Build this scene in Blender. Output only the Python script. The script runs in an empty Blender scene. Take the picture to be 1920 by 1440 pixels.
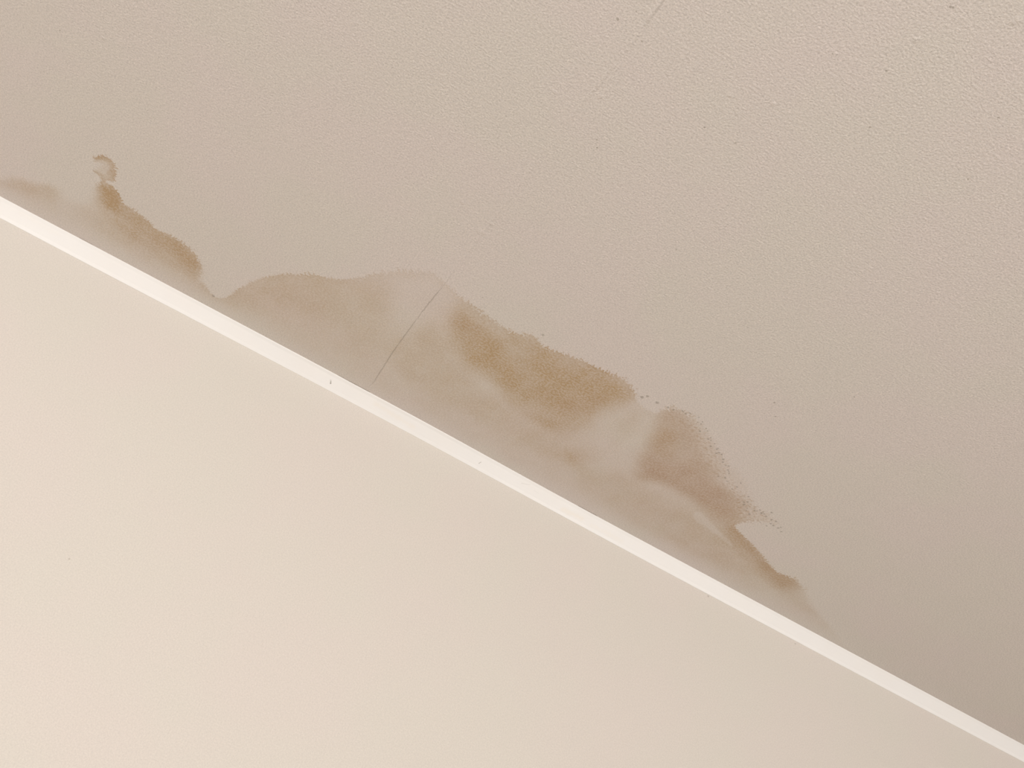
import bpy, math
import numpy as np
from mathutils import Matrix, Vector

SC = bpy.context.scene
COL = SC.collection

# ------------------------------------------------------------------ camera
W, HH = 1920, 1440
F = 2000.0                       # focal length in pixels of the 1920 px frame
ROOM_H = 2.70                    # ceiling height
CAM_Z = 1.50
V1 = (8150.0, 4530.0)            # where the lines parallel to the trim meet (px from centre)
V2 = (-1110.0, 1113.0)           # where the lines square to the wall meet
dx = Vector((V1[0], -V1[1], -F)).normalized()
dy = Vector((V2[0], -V2[1], -F))
dy = (dy - dx * dy.dot(dx)).normalized()
dz = dx.cross(dy)
R = Matrix((dx, dy, dz))         # camera -> world


def ray(px, py):
    return R @ Vector((px - W / 2, -(py - HH / 2), -F))


UP = [(0, 368), (160, 452.6), (560, 664.6), (800, 793), (1040, 925.2), (1160, 990), (1440, 1140), (1640, 1247), (1920, 1397)]
LO = [(0, 409), (160, 493.5), (560, 702.2), (800, 829.6), (1040, 960), (1160, 1025), (1440, 1174.6), (1640, 1281), (1920, 1429.5)]
a, b = ray(960, 882), ray(960, 917)
s1 = (ROOM_H - CAM_Z) * a.y / a.z
k = b.z / b.y
TRIM = ((ROOM_H - CAM_Z) - s1 * k) / (1 + k)
CAM_Y = -TRIM - s1
CAM = Vector((-(ROOM_H - CAM_Z) * a.x / a.z, CAM_Y, CAM_Z))


def on_ceiling(px, py):
    r = ray(px, py)
    t = (ROOM_H - CAM.z) / r.z
    return (CAM.x + r.x * t, CAM.y + r.y * t)


def on_wall(px, py):
    r = ray(px, py)
    t = -CAM.y / r.y
    return (CAM.x + r.x * t, CAM.z + r.z * t)


cam_data = bpy.data.cameras.new('camera')
cam_data.sensor_fit = 'HORIZONTAL'
cam_data.sensor_width = 36.0
cam_data.lens = 36.0 * F / W
cam_data.clip_start = 0.05
cam = bpy.data.objects.new('camera', cam_data)
cam.matrix_world = Matrix.Translation(CAM) @ R.to_4x4()
COL.objects.link(cam)
SC.camera = cam

# ------------------------------------------------------------------ light
X0, X1, Y0 = -3.5, 3.1, -6.2     # room: x from X0 to X1, y from Y0 to 0
world = bpy.data.worlds.new('world')
SC.world = world
world.use_nodes = True
world.node_tree.nodes['Background'].inputs['Color'].default_value = (0.75, 0.86, 1.0, 1)
world.node_tree.nodes['Background'].inputs['Strength'].default_value = 1.0

WIN = (-2.4, -0.2, 0.55, 2.05)    # opening of an unseen window, added to light the room: x0 x1 z0 z1


def area(name, loc, rot, sx, sy, power, color):
    d = bpy.data.lights.new(name, 'AREA')
    d.shape = 'RECTANGLE'
    d.size, d.size_y = sx, sy
    d.energy = power
    d.color = color
    o = bpy.data.objects.new(name, d)
    o.location = loc
    o.rotation_euler = rot
    COL.objects.link(o)
    return o


area('added_window_light', ((WIN[0] + WIN[1]) / 2, Y0 + 0.02, (WIN[2] + WIN[3]) / 2), (math.radians(90), 0, 0),
     WIN[1] - WIN[0], WIN[3] - WIN[2], 228.0, (0.955, 0.958, 0.985))  # added area lamp lighting the room, set just inside the unseen window

vs = SC.view_settings
vs.view_transform = 'Standard'
vs.look = 'None'
vs.gamma = 1.0
vs.use_curve_mapping = False
vs.exposure = 0.0


# ------------------------------------------------------------------ helpers
def srgb(r, g, b_):
    f = lambda c: (c / 255) / 12.92 if c / 255 <= 0.04045 else ((c / 255 + 0.055) / 1.055) ** 2.4
    return (f(r), f(g), f(b_), 1.0)


class NT:
    """small wrapper to write node trees as expressions"""

    def __init__(self, name):
        self.mat = bpy.data.materials.new(name)
        self.mat.use_nodes = True
        self.t = self.mat.node_tree
        self.bsdf = self.t.nodes['Principled BSDF']

    def put(self, sock, v):
        if isinstance(v, (int, float, tuple, list, Vector)):
            sock.default_value = v
        else:
            self.t.links.new(v, sock)

    def m(self, op, a_, b_=None, c_=None, clamp=False):
        n = self.t.nodes.new('ShaderNodeMath')
        n.operation = op
        n.use_clamp = clamp
        for i, v in enumerate((a_, b_, c_)):
            if v is not None:
                self.put(n.inputs[i], v)
        return n.outputs[0]

    def add(self, a_, b_): return self.m('ADD', a_, b_)
    def sub(self, a_, b_): return self.m('SUBTRACT', a_, b_)
    def mul(self, a_, b_): return self.m('MULTIPLY', a_, b_)

    def step(self, x, lo, hi, o0=0.0, o1=1.0):
        n = self.t.nodes.new('ShaderNodeMapRange')
        n.interpolation_type = 'SMOOTHSTEP'
        for i, v in enumerate((x, lo, hi, o0, o1)):
            self.put(n.inputs[i], v)
        return n.outputs[0]

    def attr(self, name):
        n = self.t.nodes.new('ShaderNodeAttribute')
        n.attribute_name = name
        return n.outputs['Fac']

    def pos(self):
        return self.t.nodes.new('ShaderNodeTexCoord').outputs['Object']

    def xyz(self, x, y, z):
        n = self.t.nodes.new('ShaderNodeCombineXYZ')
        for i, v in enumerate((x, y, z)):
            self.put(n.inputs[i], v)
        return n.outputs[0]

    def noise(self, vec, scale, detail=2.0, rough=0.5):
        n = self.t.nodes.new('ShaderNodeTexNoise')
        self.put(n.inputs['Vector'], vec)
        n.inputs['Scale'].default_value = scale
        n.inputs['Detail'].default_value = detail
        n.inputs['Roughness'].default_value = rough
        return n.outputs[0]

    def mix(self, f, a_, b_):
        n = self.t.nodes.new('ShaderNodeMix')
        n.data_type = 'RGBA'
        n.clamp_factor = True
        self.put(n.inputs[0], f)
        self.put(n.inputs[6], a_)
        self.put(n.inputs[7], b_)
        return n.outputs[2]

    def tone(self, c, f):
        n = self.t.nodes.new('ShaderNodeVectorMath')
        n.operation = 'SCALE'
        self.put(n.inputs[0], c)
        self.put(n.inputs['Scale'], f)
        return n.outputs[0]

    def bump(self, h, strength, dist):
        n = self.t.nodes.new('ShaderNodeBump')
        n.inputs['Strength'].default_value = strength
        n.inputs['Distance'].default_value = dist
        self.put(n.inputs['Height'], h)
        self.t.links.new(n.outputs[0], self.bsdf.inputs['Normal'])

    def dist(self, p, q):
        n = self.t.nodes.new('ShaderNodeVectorMath')
        n.operation = 'DISTANCE'
        self.put(n.inputs[0], p)
        n.inputs[1].default_value = q
        return n.outputs['Value']

    def seg(self, p, q0, q1):
        """distance from p to the segment q0-q1"""
        q0, q1 = Vector(q0), Vector(q1)
        d = q1 - q0
        s = self.t.nodes.new('ShaderNodeVectorMath'); s.operation = 'SUBTRACT'
        self.put(s.inputs[0], p); s.inputs[1].default_value = q0
        dt = self.t.nodes.new('ShaderNodeVectorMath'); dt.operation = 'DOT_PRODUCT'
        self.put(dt.inputs[0], s.outputs[0]); dt.inputs[1].default_value = d / d.length_squared
        h = self.m('ADD', dt.outputs['Value'], 0.0, clamp=True)
        sc = self.t.nodes.new('ShaderNodeVectorMath'); sc.operation = 'SCALE'
        sc.inputs[0].default_value = d; self.put(sc.inputs['Scale'], h)
        ds = self.t.nodes.new('ShaderNodeVectorMath'); ds.operation = 'DISTANCE'
        self.put(ds.inputs[0], s.outputs[0]); self.put(ds.inputs[1], sc.outputs[0])
        return ds.outputs['Value']

    def finish(self, color, rough=0.85, spec=0.2):
        self.put(self.bsdf.inputs['Base Color'], color)
        self.bsdf.inputs['Roughness'].default_value = rough
        self.bsdf.inputs['Specular IOR Level'].default_value = spec
        return self.mat


def mesh_obj(name, verts, faces, mat, label=None, cat=None, kind='structure', parent=None, attrs=None, smooth=False):
    me = bpy.data.meshes.new(name)
    verts = np.asarray(verts, dtype=np.float32)
    if isinstance(faces, np.ndarray):
        n = len(faces)
        me.vertices.add(len(verts)); me.vertices.foreach_set('co', verts.ravel())
        me.loops.add(n * 4); me.loops.foreach_set('vertex_index', faces.astype(np.int32).ravel())
        me.polygons.add(n)
        me.polygons.foreach_set('loop_start', np.arange(0, n * 4, 4, dtype=np.int32))
        me.update(calc_edges=True)
        me.validate()
    else:
        me.from_pydata([tuple(map(float, v)) for v in verts], [], faces)
    for kname, arr in (attrs or {}).items():
        at = me.attributes.new(kname, 'FLOAT', 'POINT')
        at.data.foreach_set('value', np.asarray(arr, dtype=np.float32).ravel())
    if smooth:
        me.polygons.foreach_set('use_smooth', [True] * len(me.polygons))
    me.materials.append(mat)
    o = bpy.data.objects.new(name, me)
    COL.objects.link(o)
    if parent:
        o.parent = parent
    if label: o['label'] = label
    if cat: o['category'] = cat
    if kind: o['kind'] = kind
    return o


def boxes(list_):
    v, f = [], []
    for x0, x1, y0, y1, z0, z1 in list_:
        n = len(v)
        v += [(x0, y0, z0), (x1, y0, z0), (x1, y1, z0), (x0, y1, z0), (x0, y0, z1), (x1, y0, z1), (x1, y1, z1), (x0, y1, z1)]
        f += [[n + i for i in q] for q in ((3, 2, 1, 0), (4, 5, 6, 7), (0, 1, 5, 4), (1, 2, 6, 5), (2, 3, 7, 6), (3, 0, 4, 7))]
    return v, f


# ------------------------------------------------------------------ numpy geometry for the water stain
def poly_field(P, pts):
    """distance to the polyline pts, nearest segment index, its parameter, side"""
    best = np.full(len(P), 1e9); idx = np.zeros(len(P), int); par = np.zeros(len(P)); side = np.zeros(len(P))
    for i in range(len(pts) - 1):
        p, q = pts[i], pts[i + 1]
        d = q - p
        L2 = d @ d + 1e-12
        t = np.clip(((P - p) @ d) / L2, 0, 1)
        e = P - (p + t[:, None] * d)
        dd = np.hypot(e[:, 0], e[:, 1])
        m = dd < best
        best[m] = dd[m]; idx[m] = i; par[m] = t[m]
        side[m] = (d[0] * e[:, 1] - d[1] * e[:, 0])[m]
    return best, idx, par, side


def inside(P, poly):
    c = np.zeros(len(P), bool)
    n = len(poly)
    for i in range(n):
        (x1, y1), (x2, y2) = poly[i], poly[(i + 1) % n]
        if y1 == y2: continue
        cond = (y1 > P[:, 1]) != (y2 > P[:, 1])
        xs_ = (x2 - x1) * (P[:, 1] - y1) / (y2 - y1) + x1
        c ^= cond & (P[:, 0] < xs_)
    return c


def sstep(x, lo, hi):
    t = np.clip((x - lo) / (hi - lo), 0, 1)
    return t * t * (3 - 2 * t)


def chaikin(pts, n=1):
    pts = np.asarray(pts, float)
    for _ in range(n):
        q = 0.75 * pts[:-1] + 0.25 * pts[1:]
        r = 0.25 * pts[:-1] + 0.75 * pts[1:]
        pts = np.vstack([pts[:1], np.stack([q, r], 1).reshape(-1, pts.shape[1]), pts[-1:]])
    return pts


MM = 0.00115    # one photo pixel is a little over a millimetre on the ceiling near the trim

# outer edge of the stain, left to right: x, y, softness px, fringe px, rim strength, inner strength at the edge
EDGE = [
    (-60, 318, 10, 5, .05, .30), (0, 340, 13, 4, .0, .26), (20, 335, 12, 4, .0, .28), (36, 334, 10, 4, .03, .28), (60, 344, 13, 4, .0, .26), (95, 346, 12, 4, .0, .24), (112, 354, 13, 4, 0, .16),
    (135, 372, 14, 3, 0, .08), (158, 380, 14, 3, 0, .10), (176, 368, 8, 3, .05, .30), (180, 350, 6, 4, .1, .30), (187, 343, 3, 4, .3, .40),
    (192, 338, 2, 2, .2, .30), (186, 328, 3, 4, .25, .3), (174, 322, 3, 4, .5, .35), (180, 317, 4, 3, .05, .10), (193, 310, 4, 2, .0, .2), (188, 304, 4, 3, .05, .25), (176, 302, 4, 4, .20, .16),
    (178, 294, 2, 5, .6, .5), (190, 291.5, 1.3, 4, .7, .5), (201, 292, 1.3, 4, .7, .5), (210, 302, 1.3, 6, .6, .45), (216, 311, 1.3, 7, .7, .45), (218, 320, 1.3, 6, .7, .45), (215, 331, 1.5, 4, .5, .4), (215, 340, 2, 4, .4, .35),
    (203, 338, 2, 2, .3, .2), (197, 338.5, 1.5, 1, .2, .3), (199, 344, 1.5, 1, .1, .4), (209, 347, 1.5, 3, .2, .5),
    (216, 354, 1.4, 4, .25, .5), (224, 365, 1.4, 5, .25, .5), (229, 377, 1.4, 5, .25, .5), (231, 385, 1.5, 5, .2, .45), (241, 387, 1.4, 7, .25, .42), (256, 396, 1.4, 6, .25, .42),
    (270, 408, 1.4, 6, .25, .42), (281, 416, 1.4, 6, .25, .42), (291, 430, 1.4, 6, .22, .42), (310, 436, 1.4, 6, .22, .42), (331, 447, 1.4, 6, .24, .42), (350, 461, 1.4, 6, .26, .42), (364, 473, 1.5, 7, .25, .42),
    (372, 486, 1.8, 8, .2, .40), (379, 499, 4, 7, .1, .3), (378, 514, 7, 6, .04, .22), (374, 526, 8, 5, .0, .2), (383, 533, 5, 4, .08, .3), (391, 545, 3, 4, .1, .32), (398, 553, 2, 4, .12, .34), (409, 560, 2, 3, .1, .34),
    (426, 558, 2.2, 3, .12, .34), (441, 546, 2.2, 3, .12, .34), (456, 537, 2.2, 3, .12, .34), (475, 527, 2.2, 3, .14, .34), (500, 519, 2.0, 3, .16, .34), (530, 514, 1.7, 4, .16, .34),
    (556, 514, 1.6, 5, .18, .34), (587, 514, 1.5, 6, .2, .34), (605, 519, 1.7, 4, .16, .34), (626, 523, 1.8, 4, .14, .32), (650, 524, 2.0, 4, .1, .30), (670, 521, 2.2, 5, .08, .28), (692, 516, 2.2, 6, .08, .26),
    (720, 511, 2.4, 7, .10, .22), (750, 508, 3, 8, .10, .20), (771, 508, 3, 7, .06, .18), (800, 510, 3.5, 6, .05, .17), (815, 513, 3, 6, .06, .18), (824, 522, 3, 5, .06, .2), (836, 532, 2.5, 5, .1, .24), (848, 543, 2.5, 6, .08, .24),
    (860, 555, 2.5, 6, .06, .24), (875, 567, 2, 8, .12, .27), (889, 574, 1.8, 9, .14, .28), (901, 584, 1.6, 9, .14, .28), (916, 595, 1.5, 9, .16, .28), (930, 604, 1.5, 9, .16, .28), (948, 616, 1.5, 7, .16, .30),
    (962, 625, 1.5, 6, .16, .32), (976, 627, 1.5, 8, .16, .32), (991, 626, 1.5, 9, .14, .3), (1003, 631, 1.5, 9, .14, .3), (1011, 642, 1.5, 7, .16, .34), (1021, 651, 1.5, 6, .18, .36), (1050, 662, 1.4, 7, .3, .38), (1075, 669, 1.3, 6, .32, .38),
    (1091, 676, 1.3, 6, .32, .38), (1110, 685, 1.3, 5, .32, .38), (1130, 694, 1.3, 5, .32, .38), (1150, 702, 1.3, 6, .28, .38), (1166, 709, 1.5, 8, .2, .34), (1180, 720, 1.5, 9, .2, .34), (1190, 733, 1.5, 8, .2, .34), (1191, 745, 2, 6, .12, .3),
    (1196, 755, 3.5, 3, .02, .2), (1208, 765, 4, 3, .02, .2), (1222, 773, 4, 3, .02, .2), (1233, 774, 3, 4, .05, .24), (1243, 768, 2, 8, .12, .3), (1259, 765, 2, 9, .12, .3), (1276, 769, 2, 10, .12, .28), (1291, 776, 2.2, 11, .08, .24),
    (1304, 786, 2.4, 12, .06, .18), (1316, 798, 2.6, 12, .06, .14), (1326, 810, 3, 12, .05, .12), (1336, 826, 3, 12, .05, .12), (1346, 846, 2.6, 12, .07, .12), (1356, 860, 2.6, 12, .08, .13), (1364, 874, 4, 10, .05, .12), (1378, 881, 6, 8, .02, .11),
    (1392, 893, 8, 8, .0, .11), (1402, 915, 9, 8, 0, .10), (1407, 938, 6, 10, .02, .12), (1416, 953, 3, 14, .12, .16), (1434, 966, 2.5, 14, .14, .14), (1452, 976, 2.5, 12, .1, .08), (1456, 981, 2.5, 9, .1, .06), (1430, 975, 2.2, 9, .14, .14), (1408, 976, 1.8, 7, .2, .22), (1390, 980, 1.6, 4, .2, .34),
    (1376, 984, 1.5, 2, .2, .4), (1379, 991, 1.5, 3, .2, .42), (1391, 1003, 1.5, 4, .22, .42), (1406, 1016, 1.5, 5, .22, .42), (1421, 1031, 1.5, 5, .22, .42), (1436, 1050, 1.5, 6, .22, .40), (1446, 1063, 1.6, 7, .22, .40),
    (1457, 1073, 1.8, 6, .2, .38), (1471, 1079, 2, 6, .2, .38), (1485, 1083, 2, 7, .2, .36), (1496, 1091, 2, 8, .2, .34), (1506, 1102, 2.5, 9, .16, .28), (1512, 1118, 8, 6, .0, .18), (1530, 1145, 9, 5, 0, .15), (1552, 1172, 9, 4, .05, .2), (1566, 1192, 9, 4, .05, .2), (1590, 1225, 9, 3, 0, .1),
]
E = np.array([[*on_ceiling(x, y), *rest] for x, y, *rest in EDGE])
E = chaikin(E, 1)
EP = E[:, :2]
ARC = np.concatenate([[0], np.cumsum(np.hypot(*(EP[1:] - EP[:-1]).T))])
CLOSED = np.vstack([EP, [(EP[-1, 0] + .02, .4), (EP[0, 0] - .3, .4), (EP[0, 0] - .3, EP[0, 1] - .02)]])

# patches inside the stain: outline px, softness px, ochre, pink
PATCH = [
    # body of the middle stain
    ([(420, 570), (500, 520), (590, 517), (670, 527), (720, 530), (735, 560), (715, 620), (690, 670), (640, 660), (560, 610), (480, 575)], 28, .11, .02),
    ([(480, 545), (600, 530), (660, 560), (640, 600), (560, 585)], 26, .03, .03),
    ([(720, 650), (790, 600), (840, 620), (860, 700), (1000, 800), (1100, 850), (1060, 880), (900, 790), (780, 730)], 26, .16, .02),
    # big ochre patch
    ([(880, 570), (912, 597), (948, 620), (1000, 636), (1060, 668), (1140, 700), (1186, 736), (1184, 752), (1135, 770), (1095, 795), (1050, 810), (1012, 796), (965, 768), (935, 730), (905, 703), (868, 690), (848, 655), (840, 620), (852, 588)], 20, .36, .05),
    ([(848, 600), (890, 600), (930, 660), (985, 670), (1040, 690), (1140, 715), (1165, 745), (1080, 775), (1010, 770), (960, 735), (925, 695), (870, 680)], 20, .15, .03),
    ([(1040, 760), (1090, 740), (1150, 745), (1100, 775), (1060, 790)], 14, .02, .14),
    ([(985, 775), (1060, 800), (1120, 790), (1090, 820), (1040, 825)], 18, .12, .08),
    ([(830, 640), (860, 690), (900, 712), (890, 725), (845, 705)], 12, .0, .06),
    ([(860, 585), (900, 600), (915, 620), (880, 640), (850, 615)], 14, .0, .12),
    # pinkish brown patch to the right
    ([(1240, 778), (1268, 768), (1300, 800), (1312, 850), (1338, 880), (1358, 915), (1392, 935), (1404, 958), (1376, 985), (1350, 984), (1320, 958), (1285, 930), (1235, 905), (1192, 896), (1190, 880), (1212, 845), (1228, 810)], 18, .17, .36),
    ([(1222, 815), (1250, 800), (1272, 830), (1262, 860), (1235, 860)], 12, .16, .0),
    ([(1200, 870), (1250, 860), (1320, 890), (1360, 925), (1385, 950), (1372, 972), (1335, 958), (1280, 915), (1215, 895)], 14, .02, .18),
    ([(1300, 800), (1325, 815), (1350, 860), (1360, 895), (1330, 880), (1308, 845)], 12, .10, .06),
    # dark bands just inside the edge
    ([(1376, 985), (1395, 1006), (1424, 1036), (1450, 1070), (1490, 1086), (1504, 1102), (1480, 1104), (1450, 1090), (1425, 1060), (1392, 1022), (1355, 990)], 9, .14, .16),
    ([(1378, 988), (1405, 1015), (1436, 1048), (1462, 1074), (1502, 1098), (1490, 1118), (1440, 1096), (1395, 1050), (1350, 1005), (1345, 990)], 16, .16, .14),
    ([(190, 347), (212, 352), (228, 383), (262, 402), (290, 432), (335, 452), (366, 478), (378, 508), (352, 500), (310, 470), (262, 430), (225, 405), (196, 390), (188, 365)], 9, .20, .10),
    ([(186, 350), (214, 356), (232, 385), (290, 430), (350, 462), (378, 500), (370, 522), (330, 505), (270, 462), (215, 425), (188, 400), (178, 370)], 16, .16, .07),
    ([(195, 352), (210, 360), (222, 390), (205, 392), (194, 375)], 9, .22, .0),
    ([(330, 470), (362, 480), (378, 505), (366, 530), (340, 500)], 14, .12, .06),
    ([(140, 380), (200, 400), (280, 450), (350, 505), (390, 545), (340, 525), (240, 470), (170, 425)], 24, .11, .04),
    ([(-40, 325), (40, 335), (105, 350), (115, 380), (60, 372), (0, 350)], 16, .14, .06),
    ([(380, 525), (405, 558), (440, 572), (410, 565), (370, 535)], 8, .10, .06),
    # lower body on the right
    ([(1040, 850), (1100, 840), (1180, 900), (1300, 950), (1420, 1060), (1380, 1080), (1240, 1010), (1120, 940)], 30, .11, .06),
    ([(1060, 845), (1085, 862), (1100, 890), (1080, 886), (1060, 868)], 10, .12, .0),
    ([(1430, 1075), (1490, 1100), (1540, 1160), (1480, 1130)], 20, .06, .05),
    ([(1150, 800), (1195, 770), (1215, 780), (1175, 830)], 12, .05, .02),
]
# paler patches: outline px, softness px, factor left
PALE = [
    ([(745, 520), (825, 520), (850, 560), (820, 590), (760, 640), (740, 600)], 22, .50),
    ([(870, 565), (905, 585), (960, 625), (950, 640), (905, 612), (868, 590)], 7, .72),
    ([(1110, 830), (1150, 790), (1160, 800), (1130, 845)], 12, .72),
    ([(1165, 835), (1200, 780), (1225, 785), (1190, 850), (1160, 870)], 12, .66),
    ([(1100, 870), (1150, 850), (1170, 880), (1120, 900)], 16, .7),
    ([(1299, 964), (1307, 958), (1318, 962), (1330, 978), (1352, 998), (1376, 1022), (1371, 1026), (1340, 1000), (1318, 984), (1302, 976)], 4, .48),
    ([(115, 345), (175, 340), (178, 375), (140, 385), (110, 370)], 12, .35),
    ([(1308, 800), (1340, 812), (1372, 880), (1398, 900), (1404, 938), (1372, 925), (1350, 890), (1318, 850)], 8, .85),
]
DOTS = [
    ([(1255, 768), (1292, 778), (1322, 805), (1352, 855), (1366, 885), (1385, 915), (1402, 935), (1372, 935), (1345, 900), (1318, 865), (1300, 815), (1265, 790)], 12, 1.0),
    ([(1385, 915), (1418, 942), (1445, 970), (1425, 992), (1395, 978), (1370, 950)], 8, 1.2),
    ([(1440, 972), (1460, 985), (1466, 1000), (1448, 992)], 6, .8),
    ([(960, 625), (1000, 626), (1020, 650), (990, 655)], 8, .5),
    ([(868, 560), (910, 588), (950, 618), (930, 625), (880, 590)], 8, .5),
    ([(1060, 665), (1190, 725), (1196, 750), (1170, 740), (1080, 690)], 8, .5),
]
# joint in the plasterboard under the paint: px
JOINT = [(1300, -76), (1240, 4), (1221, 18), (1207, 42), (1198, 66), (1153, 122), (1140, 138), (1107, 176), (1082, 206), (1045, 252), (990, 326), (962, 362), (905, 437), (862, 492), (832, 537), (822, 547), (801, 573), (760, 628), (735, 663), (712, 699), (701, 717), (694, 723)]
JSTR = [0, .0, .0, .1, .0, .1, .45, .1, .1, .0, 0, 0, 0, .05, .5, .9, .8, .9, .9, .9, .6, .3]       # dark crack
JRID = [1, 2.4, 2.6, .5, .4, .8, .8, 1.6, .6, .4, .7, .5, .6, .5, .2, .1, .1, .1, .1, .1, .1, 0]        # raised ridge

# ------------------------------------------------------------------ ceiling mesh
corners = [on_ceiling(x, y) for x, y in ((-70, 250), (300, 240), (1450, 730), (1620, 1080), (1640, 1250), (-70, 340))]
xa, xb = min(c[0] for c in corners), max(c[0] for c in corners)
ya = min(c[1] for c in corners)
STEP = 0.003
xs = np.concatenate([[X0 - .12], np.arange(X0, xa, .12), np.arange(xa, xb, STEP), np.arange(xb, X1, .12), [X1, X1 + .12]])
ys = np.concatenate([[Y0 - .12], np.arange(Y0, ya - .3, .08), np.arange(ya - .3, ya, .02), np.arange(ya, 0, STEP), [0.0, .12]])
def thin(v):
    v = np.unique(np.round(v, 5))
    return v[np.concatenate([[True], np.diff(v) > .0012])]
xs, ys = thin(xs), thin(ys)
GX, GY = np.meshgrid(xs, ys)
P = np.stack([GX.ravel(), GY.ravel()], 1)
nx, ny = len(xs), len(ys)
ii = np.arange(nx * (ny - 1)).reshape(ny - 1, nx)[:, :-1].ravel()
quads = np.stack([ii, ii + nx, ii + nx + 1, ii + 1], 1)       # faces look down

near = (P[:, 0] > xa - .2) & (P[:, 0] < xb + .2) & (P[:, 1] > ya - .2)
Q = P[near]
d, i_, t_, _ = poly_field(Q, EP)
sgn = np.where(inside(Q, CLOSED), 1.0, -1.0)
def full(v, fill=0.0):
    o = np.full(len(P), float(fill)); o[near] = v; return o
def along(c):
    return E[i_, c] * (1 - t_) + E[i_ + 1, c] * t_
ochre = np.zeros(len(Q)); pink = np.zeros(len(Q)); dots = np.zeros(len(Q))
def patch_mask(poly, soft):
    pl = np.array([on_ceiling(*p) for p in poly])
    pl = chaikin(np.vstack([pl, pl[:1]]), 2)
    dd, *_r = poly_field(Q, pl)
    sd = np.where(inside(Q, pl), dd, -dd)
    return sstep(sd, -soft * MM, soft * MM)
edge_in = along(5)
dist_in = d * sgn
base = edge_in * np.exp(-np.clip(dist_in, 0, 9) / (60 * MM)) + .225 * (1 - np.exp(-np.clip(dist_in, 0, 9) / (60 * MM)))
ochre += base * .85
pink += base * .12
for poly, soft, o_, p_ in PATCH:
    m_ = patch_mask(poly, soft); ochre += m_ * o_; pink += m_ * p_
for poly, soft, kf in PALE:
    m_ = patch_mask(poly, soft); ochre *= 1 - m_ * (1 - kf); pink *= 1 - m_ * (1 - kf)
for poly, soft, kf in DOTS:
    dots = np.maximum(dots, patch_mask(poly, soft) * kf)
fade = .06 + .94 * sstep(-Q[:, 1] - TRIM, -.012, .075)          # the stain thins out beside the trim, also painting in the pale glow there
ochre *= fade; pink *= fade

JP = chaikin(np.array([[*on_ceiling(*p), s_, r_] for p, s_, r_ in zip(JOINT, JSTR, JRID)]), 1)
jd, ji, jt, js = poly_field(P, JP[:, :2])
jdark = JP[ji, 2] * (1 - jt) + JP[ji + 1, 2] * jt
jrid = JP[ji, 3] * (1 - jt) + JP[ji + 1, 3] * jt
attrs = dict(edge=full(dist_in, -1.0), arc=full(ARC[i_] * (1 - t_) + ARC[i_ + 1] * t_), soft=full(along(2) * MM, .002), fringe=full(along(3) * MM, 0),
             rim=full(along(4), 0), ochre=full(ochre), pink=full(pink), dots=full(dots),
             joint=jd * np.sign(js), joint_dark=jdark, joint_ridge=jrid)

# ------------------------------------------------------------------ materials
CLEAN = (0.690, 0.630, 0.582, 1)
OCHRE = (CLEAN[0] * .70, CLEAN[1] * .55, CLEAN[2] * .33, 1)
PINK = (CLEAN[0] * .68, CLEAN[1] * .52, CLEAN[2] * .40, 1)
SPECKS = [(1158, 36, 3.2), (1204, 78, 2), (1119, 262, 2.4), (1120, 277, 2.2), (1321, 239, 2.6), (1379, 268, 2.6), (1782, 13, 2.8), (1787, 14, 2.2), (1631, 239, 2.6), (1872, 221, 2.4),
          (1268, 468, 2), (1815, 336, 2.3), (112, 57, 2.3), (1193, 21, 1.6), (1561, 101, 1.6), (1662, 133, 2.0), (1018, 628, 3.2), (1204, 745, 4.4), (1214, 743, 3.6), (1232, 755, 4.2), (400, 555, 3.6), (1452, 755, 2.4), (1454, 781, 1.8),
          (1459, 990, 3), (1465, 997, 3), (1445, 982, 3), (1437, 986, 2.6), (1602, 744, 1.8), (905, 558, 1.6)]
BLOBS = [(1370, 179, 4), (193, 72, 3.6), (1908, 38, 5), (1900, 42, 4), (335, 141, 2.6), (906, 437, 5), (898, 434, 5), (921, 420, 4), (868, 380, 4), (1040, 173, 3.4), (1126, 181, 3.4), (1719, 75, 4), (1450, 195, 3.5)]

import random
rnd = random.Random(5)
for (x0, y0), (x1, y1), spread, num, rr in [((1388, 938), (1440, 972), 11, 16, 2.6), ((1425, 968), (1462, 990), 6, 7, 2.6), ((1298, 780), (1338, 832), 7, 12, 2.2), ((1336, 832), (1366, 886), 8, 13, 2.4),
                                            ((1350, 890), (1392, 930), 12, 9, 2.2), ((1250, 762), (1298, 778), 4, 7, 2.2)]:
    for i in range(num):
        f = (i + rnd.random()) / num
        SPECKS.append((x0 + (x1 - x0) * f + rnd.uniform(-1, 1) * spread, y0 + (y1 - y0) * f + rnd.uniform(-1, 1) * spread, rr * rnd.uniform(.7, 1.25)))


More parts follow.
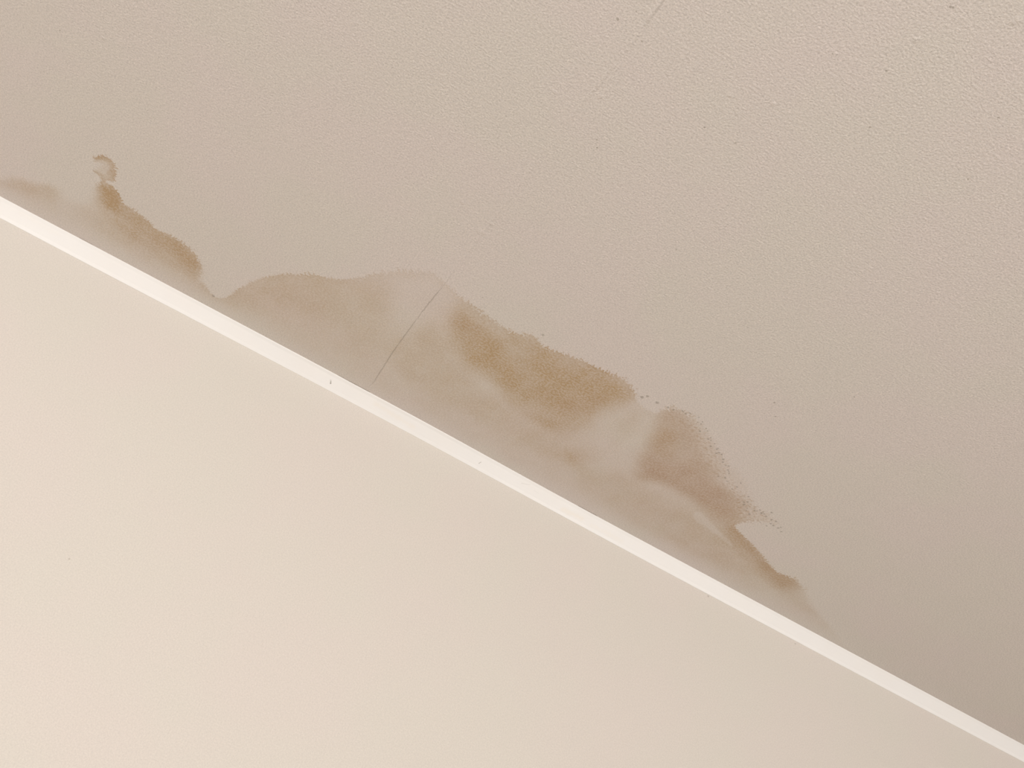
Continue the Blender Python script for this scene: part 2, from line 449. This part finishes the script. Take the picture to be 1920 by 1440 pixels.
def ceiling_material():
    n = NT('stained_ceiling_paint')
    p = n.pos()
    edge, arc = n.attr('edge'), n.attr('arc')
    soft, fringe = n.attr('soft'), n.attr('fringe')
    teeth = n.noise(n.xyz(arc, n.mul(edge, .22), 3.0), 225, 2.0, .6)
    grit = n.noise(p, 230, 2.0, .6)
    wob = n.noise(p, 34, 3.0, .6)
    disp = n.add(n.mul(n.sub(teeth, .5), 5.0), n.mul(n.sub(grit, .5), 2.6))
    dd = n.add(edge, n.mul(fringe, disp))
    dd = n.add(dd, n.mul(n.sub(wob, .5), .004))
    mask = n.step(dd, n.mul(soft, -1.0), soft)
    rim = n.mul(n.m('EXPONENT', n.mul(n.m('MAXIMUM', dd, 0.0), -1 / .007)), n.mul(n.attr('rim'), 1.1))
    cell = n.step(grit, .38, .62, .72, 1.28)
    cloud = n.noise(p, 16, 4.0, .6)
    cloudf = n.step(cloud, .25, .75, .78, 1.22)
    sv = n.t.nodes.new('ShaderNodeMapping')
    n.put(sv.inputs['Vector'], p)
    sv.inputs['Scale'].default_value = (46, 7, 1)
    streak = n.step(n.noise(sv.outputs[0], 1.0, 3.0, .55), .3, .7, .93, 1.07)
    cloudf = n.mul(cloudf, streak)
    och = n.mul(n.mul(n.mul(n.add(n.attr('ochre'), n.mul(rim, .6)), mask), cell), cloudf)
    pk = n.mul(n.mul(n.mul(n.add(n.attr('pink'), n.mul(rim, .6)), mask), cell), cloudf)
    # speckled fringe of the right-hand patch
    sp = n.noise(p, 150, 1.5, .5)
    spk = n.mul(n.mul(n.step(sp, .53, .64), n.attr('dots')), .30)
    spk = n.mul(spk, n.step(edge, -.022, .0))
    pale = n.mul(n.mul(n.step(sp, .47, .36), n.attr('dots')), .35)
    och = n.mul(n.add(och, n.mul(spk, .6)), n.sub(1.0, pale))
    pk = n.mul(n.add(pk, n.mul(spk, .6)), n.sub(1.0, pale))
    # faint old unevenness of the paint
    big = n.noise(p, 5.0, 2.0, .5)
    fine = n.noise(p, 360, 2.0, .7)
    c = n.mix(n.step(big, .35, .65), (CLEAN[0] * 1.008, CLEAN[1] * .995, CLEAN[2] * 1.0, 1), (CLEAN[0] * .993, CLEAN[1] * 1.003, CLEAN[2] * .985, 1))
    c = n.tone(c, n.add(1.0, n.mul(n.sub(fine, .5), .70)))
    c = n.mix(och, c, OCHRE)
    c = n.mix(pk, c, PINK)
    # the joint
    j = n.add(n.attr('joint'), n.mul(n.sub(n.noise(p, 60, 2.0), .5), .003))
    aj = n.m('ABSOLUTE', j)
    brk = n.step(n.noise(p, 45, 2.0), .36, .5)
    jd_ = n.mul(n.mul(n.step(aj, .0015, .0002), n.attr('joint_dark')), n.add(.55, n.mul(brk, .45)))
    c = n.mix(n.mul(jd_, .30), c, (.22, .18, .13, 1))
    # hairline gaps along the top of the trim, their shadow line painted dark
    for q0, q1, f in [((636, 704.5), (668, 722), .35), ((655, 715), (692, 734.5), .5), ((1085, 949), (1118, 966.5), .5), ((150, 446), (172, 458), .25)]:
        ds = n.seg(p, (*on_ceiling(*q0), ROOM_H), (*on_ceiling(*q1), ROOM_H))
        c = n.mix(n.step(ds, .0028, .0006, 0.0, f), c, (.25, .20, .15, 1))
    # specks
    best = None
    for x, y, r in SPECKS:
        q = (*on_ceiling(x, y), ROOM_H)
        v = n.m('DIVIDE', n.dist(p, q), r * MM * (.78 if y > 440 else .6))
        best = v if best is None else n.m('MINIMUM', best, v)
    best = n.add(best, n.mul(n.sub(grit, .5), 1.6))
    c = n.mix(n.step(best, 1.25, .45, 0.0, .52), c, (.24, .20, .15, 1))
    blob = None
    for x, y, r in BLOBS:
        q = (*on_ceiling(x, y), ROOM_H)
        v = n.m('DIVIDE', n.dist(p, q), r * MM)
        blob = v if blob is None else n.m('MINIMUM', blob, v)
    # relief: rolled paint, the raised ridge over the joint, small lumps
    h = n.add(n.mul(n.noise(p, 290, 2.0, .6), 1.0), n.mul(n.noise(p, 110, 2.0, .5), .35))
    ridge = n.mul(n.mul(n.step(aj, .004, 0.0), n.attr('joint_ridge')), brk)
    h = n.add(h, n.mul(ridge, .55))
    h = n.add(h, n.mul(n.step(blob, 1.3, .2), .55))
    h = n.sub(h, n.mul(jd_, 1.0))
    n.bump(h, .8, .0010)
    return n.finish(c, .8, .15)


def wall_material():
    n = NT('cream_wall_paint')
    p = n.pos()
    big = n.noise(p, 4.0, 2.0)
    base = (0.645, 0.590, 0.528)
    c = n.mix(n.step(big, .35, .65), (base[0] * 1.006, base[1] * .995, base[2] * .995, 1), (base[0] * .994, base[1] * 1.003, base[2] * .99, 1))
    c = n.tone(c, n.add(1.0, n.mul(n.sub(n.noise(p, 380, 2.0, .7), .5), .34)))
    best = None
    for x, y, r in [(1328, 1118, 2.6), (730, 703, 2), (1491, 1207, 2), (580, 529 + 0, 1.0), (130, 1048, 2)]:
        wx, wz = on_wall(x, y)
        v = n.m('DIVIDE', n.dist(p, (wx, 0.0, wz)), r * .001)
        best = v if best is None else n.m('MINIMUM', best, v)
    c = n.mix(n.step(best, 1.3, .4, 0.0, .45), c, (.3, .25, .2, 1))
    h = n.add(n.noise(p, 190, 3.0, .55), n.mul(n.noise(p, 50, 2.0), .5))
    n.bump(h, .25, .0009)
    return n.finish(c, .75, .2)


def trim_point(px, py):
    """pixel -> point on the sloping face of the trim"""
    r = ray(px, py)
    # plane through (y=-TRIM, z=H) and (y=0, z=H-TRIM):  z - y = H - ... -> y*(-1)+(-z)= const
    nrm = Vector((0, -1, -1))
    p0 = Vector((0, -TRIM, ROOM_H))
    t = (p0 - CAM).dot(nrm) / r.dot(nrm)
    return CAM + r * t


def trim_material():
    n = NT('white_gloss_trim_paint')
    p = n.pos()
    base = (0.845, 0.82, 0.785, 1)
    c = n.mix(n.step(n.noise(p, 9.0, 2.0), .4, .65, 0.0, .5), base, (0.845, 0.81, 0.765, 1))
    # pale yellow water marks
    for x0, y0, x1, y1, r, f in [(705, 757, 775, 800, 9, .2), (1055, 955, 1090, 972, 10, .28), (1110, 985, 1165, 1015, 9, .16), (40, 400, 110, 440, 8, .06)]:
        dseg = n.seg(p, trim_point(x0, y0), trim_point(x1, y1))
        wob = n.mul(n.sub(n.noise(p, 90, 2.0), .5), .012)
        c = n.mix(n.step(n.add(dseg, wob), r * .001, 0.0, 0.0, f), c, (0.84, 0.75, 0.62, 1))
    # hairline cracks
    segs = [((621, 704), (620.5, 712), .9, .55), ((620.5, 712), (620, 719), 1.3, .9), ((618.5, 712.5), (620.5, 713), 1.0, .7), ((870, 839), (884, 849), .7, .5), ((884, 849), (893, 857), .7, .22),
            ((898, 869), (902, 866), .9, .5), ((978, 906), (994, 909), .7, .2), ((735, 772), (750, 781), .6, .16), ((762, 786), (775, 795), .6, .14), ((1000, 919), (1010, 925), .6, .1)]
    for q0, q1, r, f in segs:
        dseg = n.seg(p, trim_point(*q0), trim_point(*q1))
        dseg = n.add(dseg, n.mul(n.sub(n.noise(p, 400, 1.0), .5), .0009))
        c = n.mix(n.step(dseg, r * .0016, r * .0003, 0.0, f), c, (.30, .26, .22, 1))
    n.bump(n.noise(p, 25, 3.0), .12, .001)
    return n.finish(c, .45, .3)


def plain(name, col, rough=.7):
    n = NT(name)
    p = n.pos()
    c = n.mix(n.step(n.noise(p, 6.0, 3.0), .3, .7), (*[v * .96 for v in col], 1), (*[min(v * 1.03, 1) for v in col], 1))
    return n.finish(c, rough, .3)


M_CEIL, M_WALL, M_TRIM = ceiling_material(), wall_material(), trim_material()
M_PLAIN = plain('cream_plain_paint', (.80, .78, .75))
M_FLOOR = plain('pale_carpet', (.62, .59, .54), .9)
M_FRAME = plain('white_window_paint', (.80, .79, .76), .4)
g = bpy.data.materials.new('window_glass'); g.use_nodes = True
gb = g.node_tree.nodes['Principled BSDF']
gb.inputs['Transmission Weight'].default_value = 1.0
gb.inputs['Roughness'].default_value = 0.02
gb.inputs['Base Color'].default_value = (.97, .99, .98, 1)

# ------------------------------------------------------------------ the room
verts = np.column_stack([P, np.full(len(P), ROOM_H)])
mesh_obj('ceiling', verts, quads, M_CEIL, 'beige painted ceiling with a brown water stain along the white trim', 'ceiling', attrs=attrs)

T = .12
mesh_obj('wall_front', *boxes([(X0 - T, X1 + T, 0.0, T, 0, ROOM_H)]), M_WALL, 'smooth cream painted wall below the white trim', 'wall')
mesh_obj('wall_left', *boxes([(X0 - T, X0, Y0, 0, 0, ROOM_H)]), M_PLAIN, 'plain cream side wall left of the stained ceiling', 'wall')
mesh_obj('wall_right', *boxes([(X1, X1 + T, Y0, 0, 0, ROOM_H)]), M_PLAIN, 'plain cream side wall right of the stained ceiling', 'wall')
mesh_obj('wall_back', *boxes([(X0 - T, WIN[0], Y0 - T, Y0, 0, ROOM_H), (WIN[1], X1 + T, Y0 - T, Y0, 0, ROOM_H),
                              (WIN[0], WIN[1], Y0 - T, Y0, 0, WIN[2]), (WIN[0], WIN[1], Y0 - T, Y0, WIN[3], ROOM_H)]), M_PLAIN, 'plain cream back wall around the added window', 'wall')
mesh_obj('floor', *boxes([(X0 - T, X1 + T, Y0 - T, T, -.1, 0)]), M_FLOOR, 'pale carpeted floor of the room', 'floor')
fw, y0f, y1f = .05, Y0 - .09, Y0 - .04
xm = (WIN[0] + WIN[1]) / 2
win = mesh_obj('added_window_1', *boxes([(WIN[0], WIN[0] + fw, y0f, y1f, WIN[2], WIN[3]), (WIN[1] - fw, WIN[1], y0f, y1f, WIN[2], WIN[3]),
                                   (WIN[0] + fw, WIN[1] - fw, y0f, y1f, WIN[2], WIN[2] + fw), (WIN[0] + fw, WIN[1] - fw, y0f, y1f, WIN[3] - fw, WIN[3]),
                                   (xm - fw / 2, xm + fw / 2, y0f, y1f, WIN[2] + fw, WIN[3] - fw)]), M_FRAME, 'white framed window added in the unseen back wall to light the room', 'window')
for x0, x1 in ((WIN[0] + fw, xm - fw / 2), (xm + fw / 2, WIN[1] - fw)):
    mesh_obj('pane', *boxes([(x0, x1, Y0 - .068, Y0 - .062, WIN[2] + fw, WIN[3] - fw)]), g, kind=None, parent=win)

# trim: a sloping white batten that follows the slightly wavy line between wall and ceiling
uy = np.array([on_ceiling(*p) for p in UP]); lz = np.array([on_wall(*p) for p in LO])
txs = np.concatenate([np.arange(X0, -1.6, .1), np.arange(-1.6, 1.6, .01), np.arange(1.6, X1, .1), [X1]])
fit_u = np.polyfit(uy[:, 0], uy[:, 1], 1); fit_l = np.polyfit(lz[:, 0], lz[:, 1], 1)
def soft_interp(x, xp, fp):
    y = np.interp(x, xp, fp)
    return y
yu = soft_interp(txs, uy[:, 0], uy[:, 1]); zl = soft_interp(txs, lz[:, 0], lz[:, 1])
ker = np.hanning(31); ker /= ker.sum()
sm = lambda v: np.convolve(np.pad(v, 15, mode='edge'), ker, 'valid')
yu, zl = sm(yu), sm(zl)
LIP = .0007
tv = []
for x, y_, z_ in zip(txs, yu, zl):
    dyy, dzz = -y_, ROOM_H - z_
    prof = [(.012, ROOM_H + .006), (y_, ROOM_H + .006), (y_, ROOM_H - LIP), (y_ + .001, ROOM_H - LIP - .001)]
    for q in (.2, .4, .6, .8):
        s_ = math.sin(q * math.pi) * .00015
        prof.append((y_ + dyy * q + s_, ROOM_H - dzz * q + s_))
    prof += [(-LIP - .001, z_ + .001), (-LIP, z_), (.012, z_)]
    tv += [(x, *q) for q in prof]
NP = 11
tq = []
for i in range(len(txs) - 1):
    for j in range(NP):
        a0, a1 = i * NP + j, i * NP + (j + 1) % NP
        tq.append((a0, a1, a1 + NP, a0 + NP))
caps = [list(range(NP))[::-1], [len(txs) * NP - NP + j for j in range(NP)]]
mesh_obj('trim_1', tv, [list(q) for q in tq] + caps, M_TRIM, 'narrow white trim strip running diagonally between wall and stained ceiling', 'trim')
print('TRIM', TRIM, 'CAM', tuple(CAM), 'ceil', nx, ny, 'x', xa, xb, 'ya', ya, 'uy', uy[:, 1], 'lz', lz[:, 1], 'x', uy[:,0])
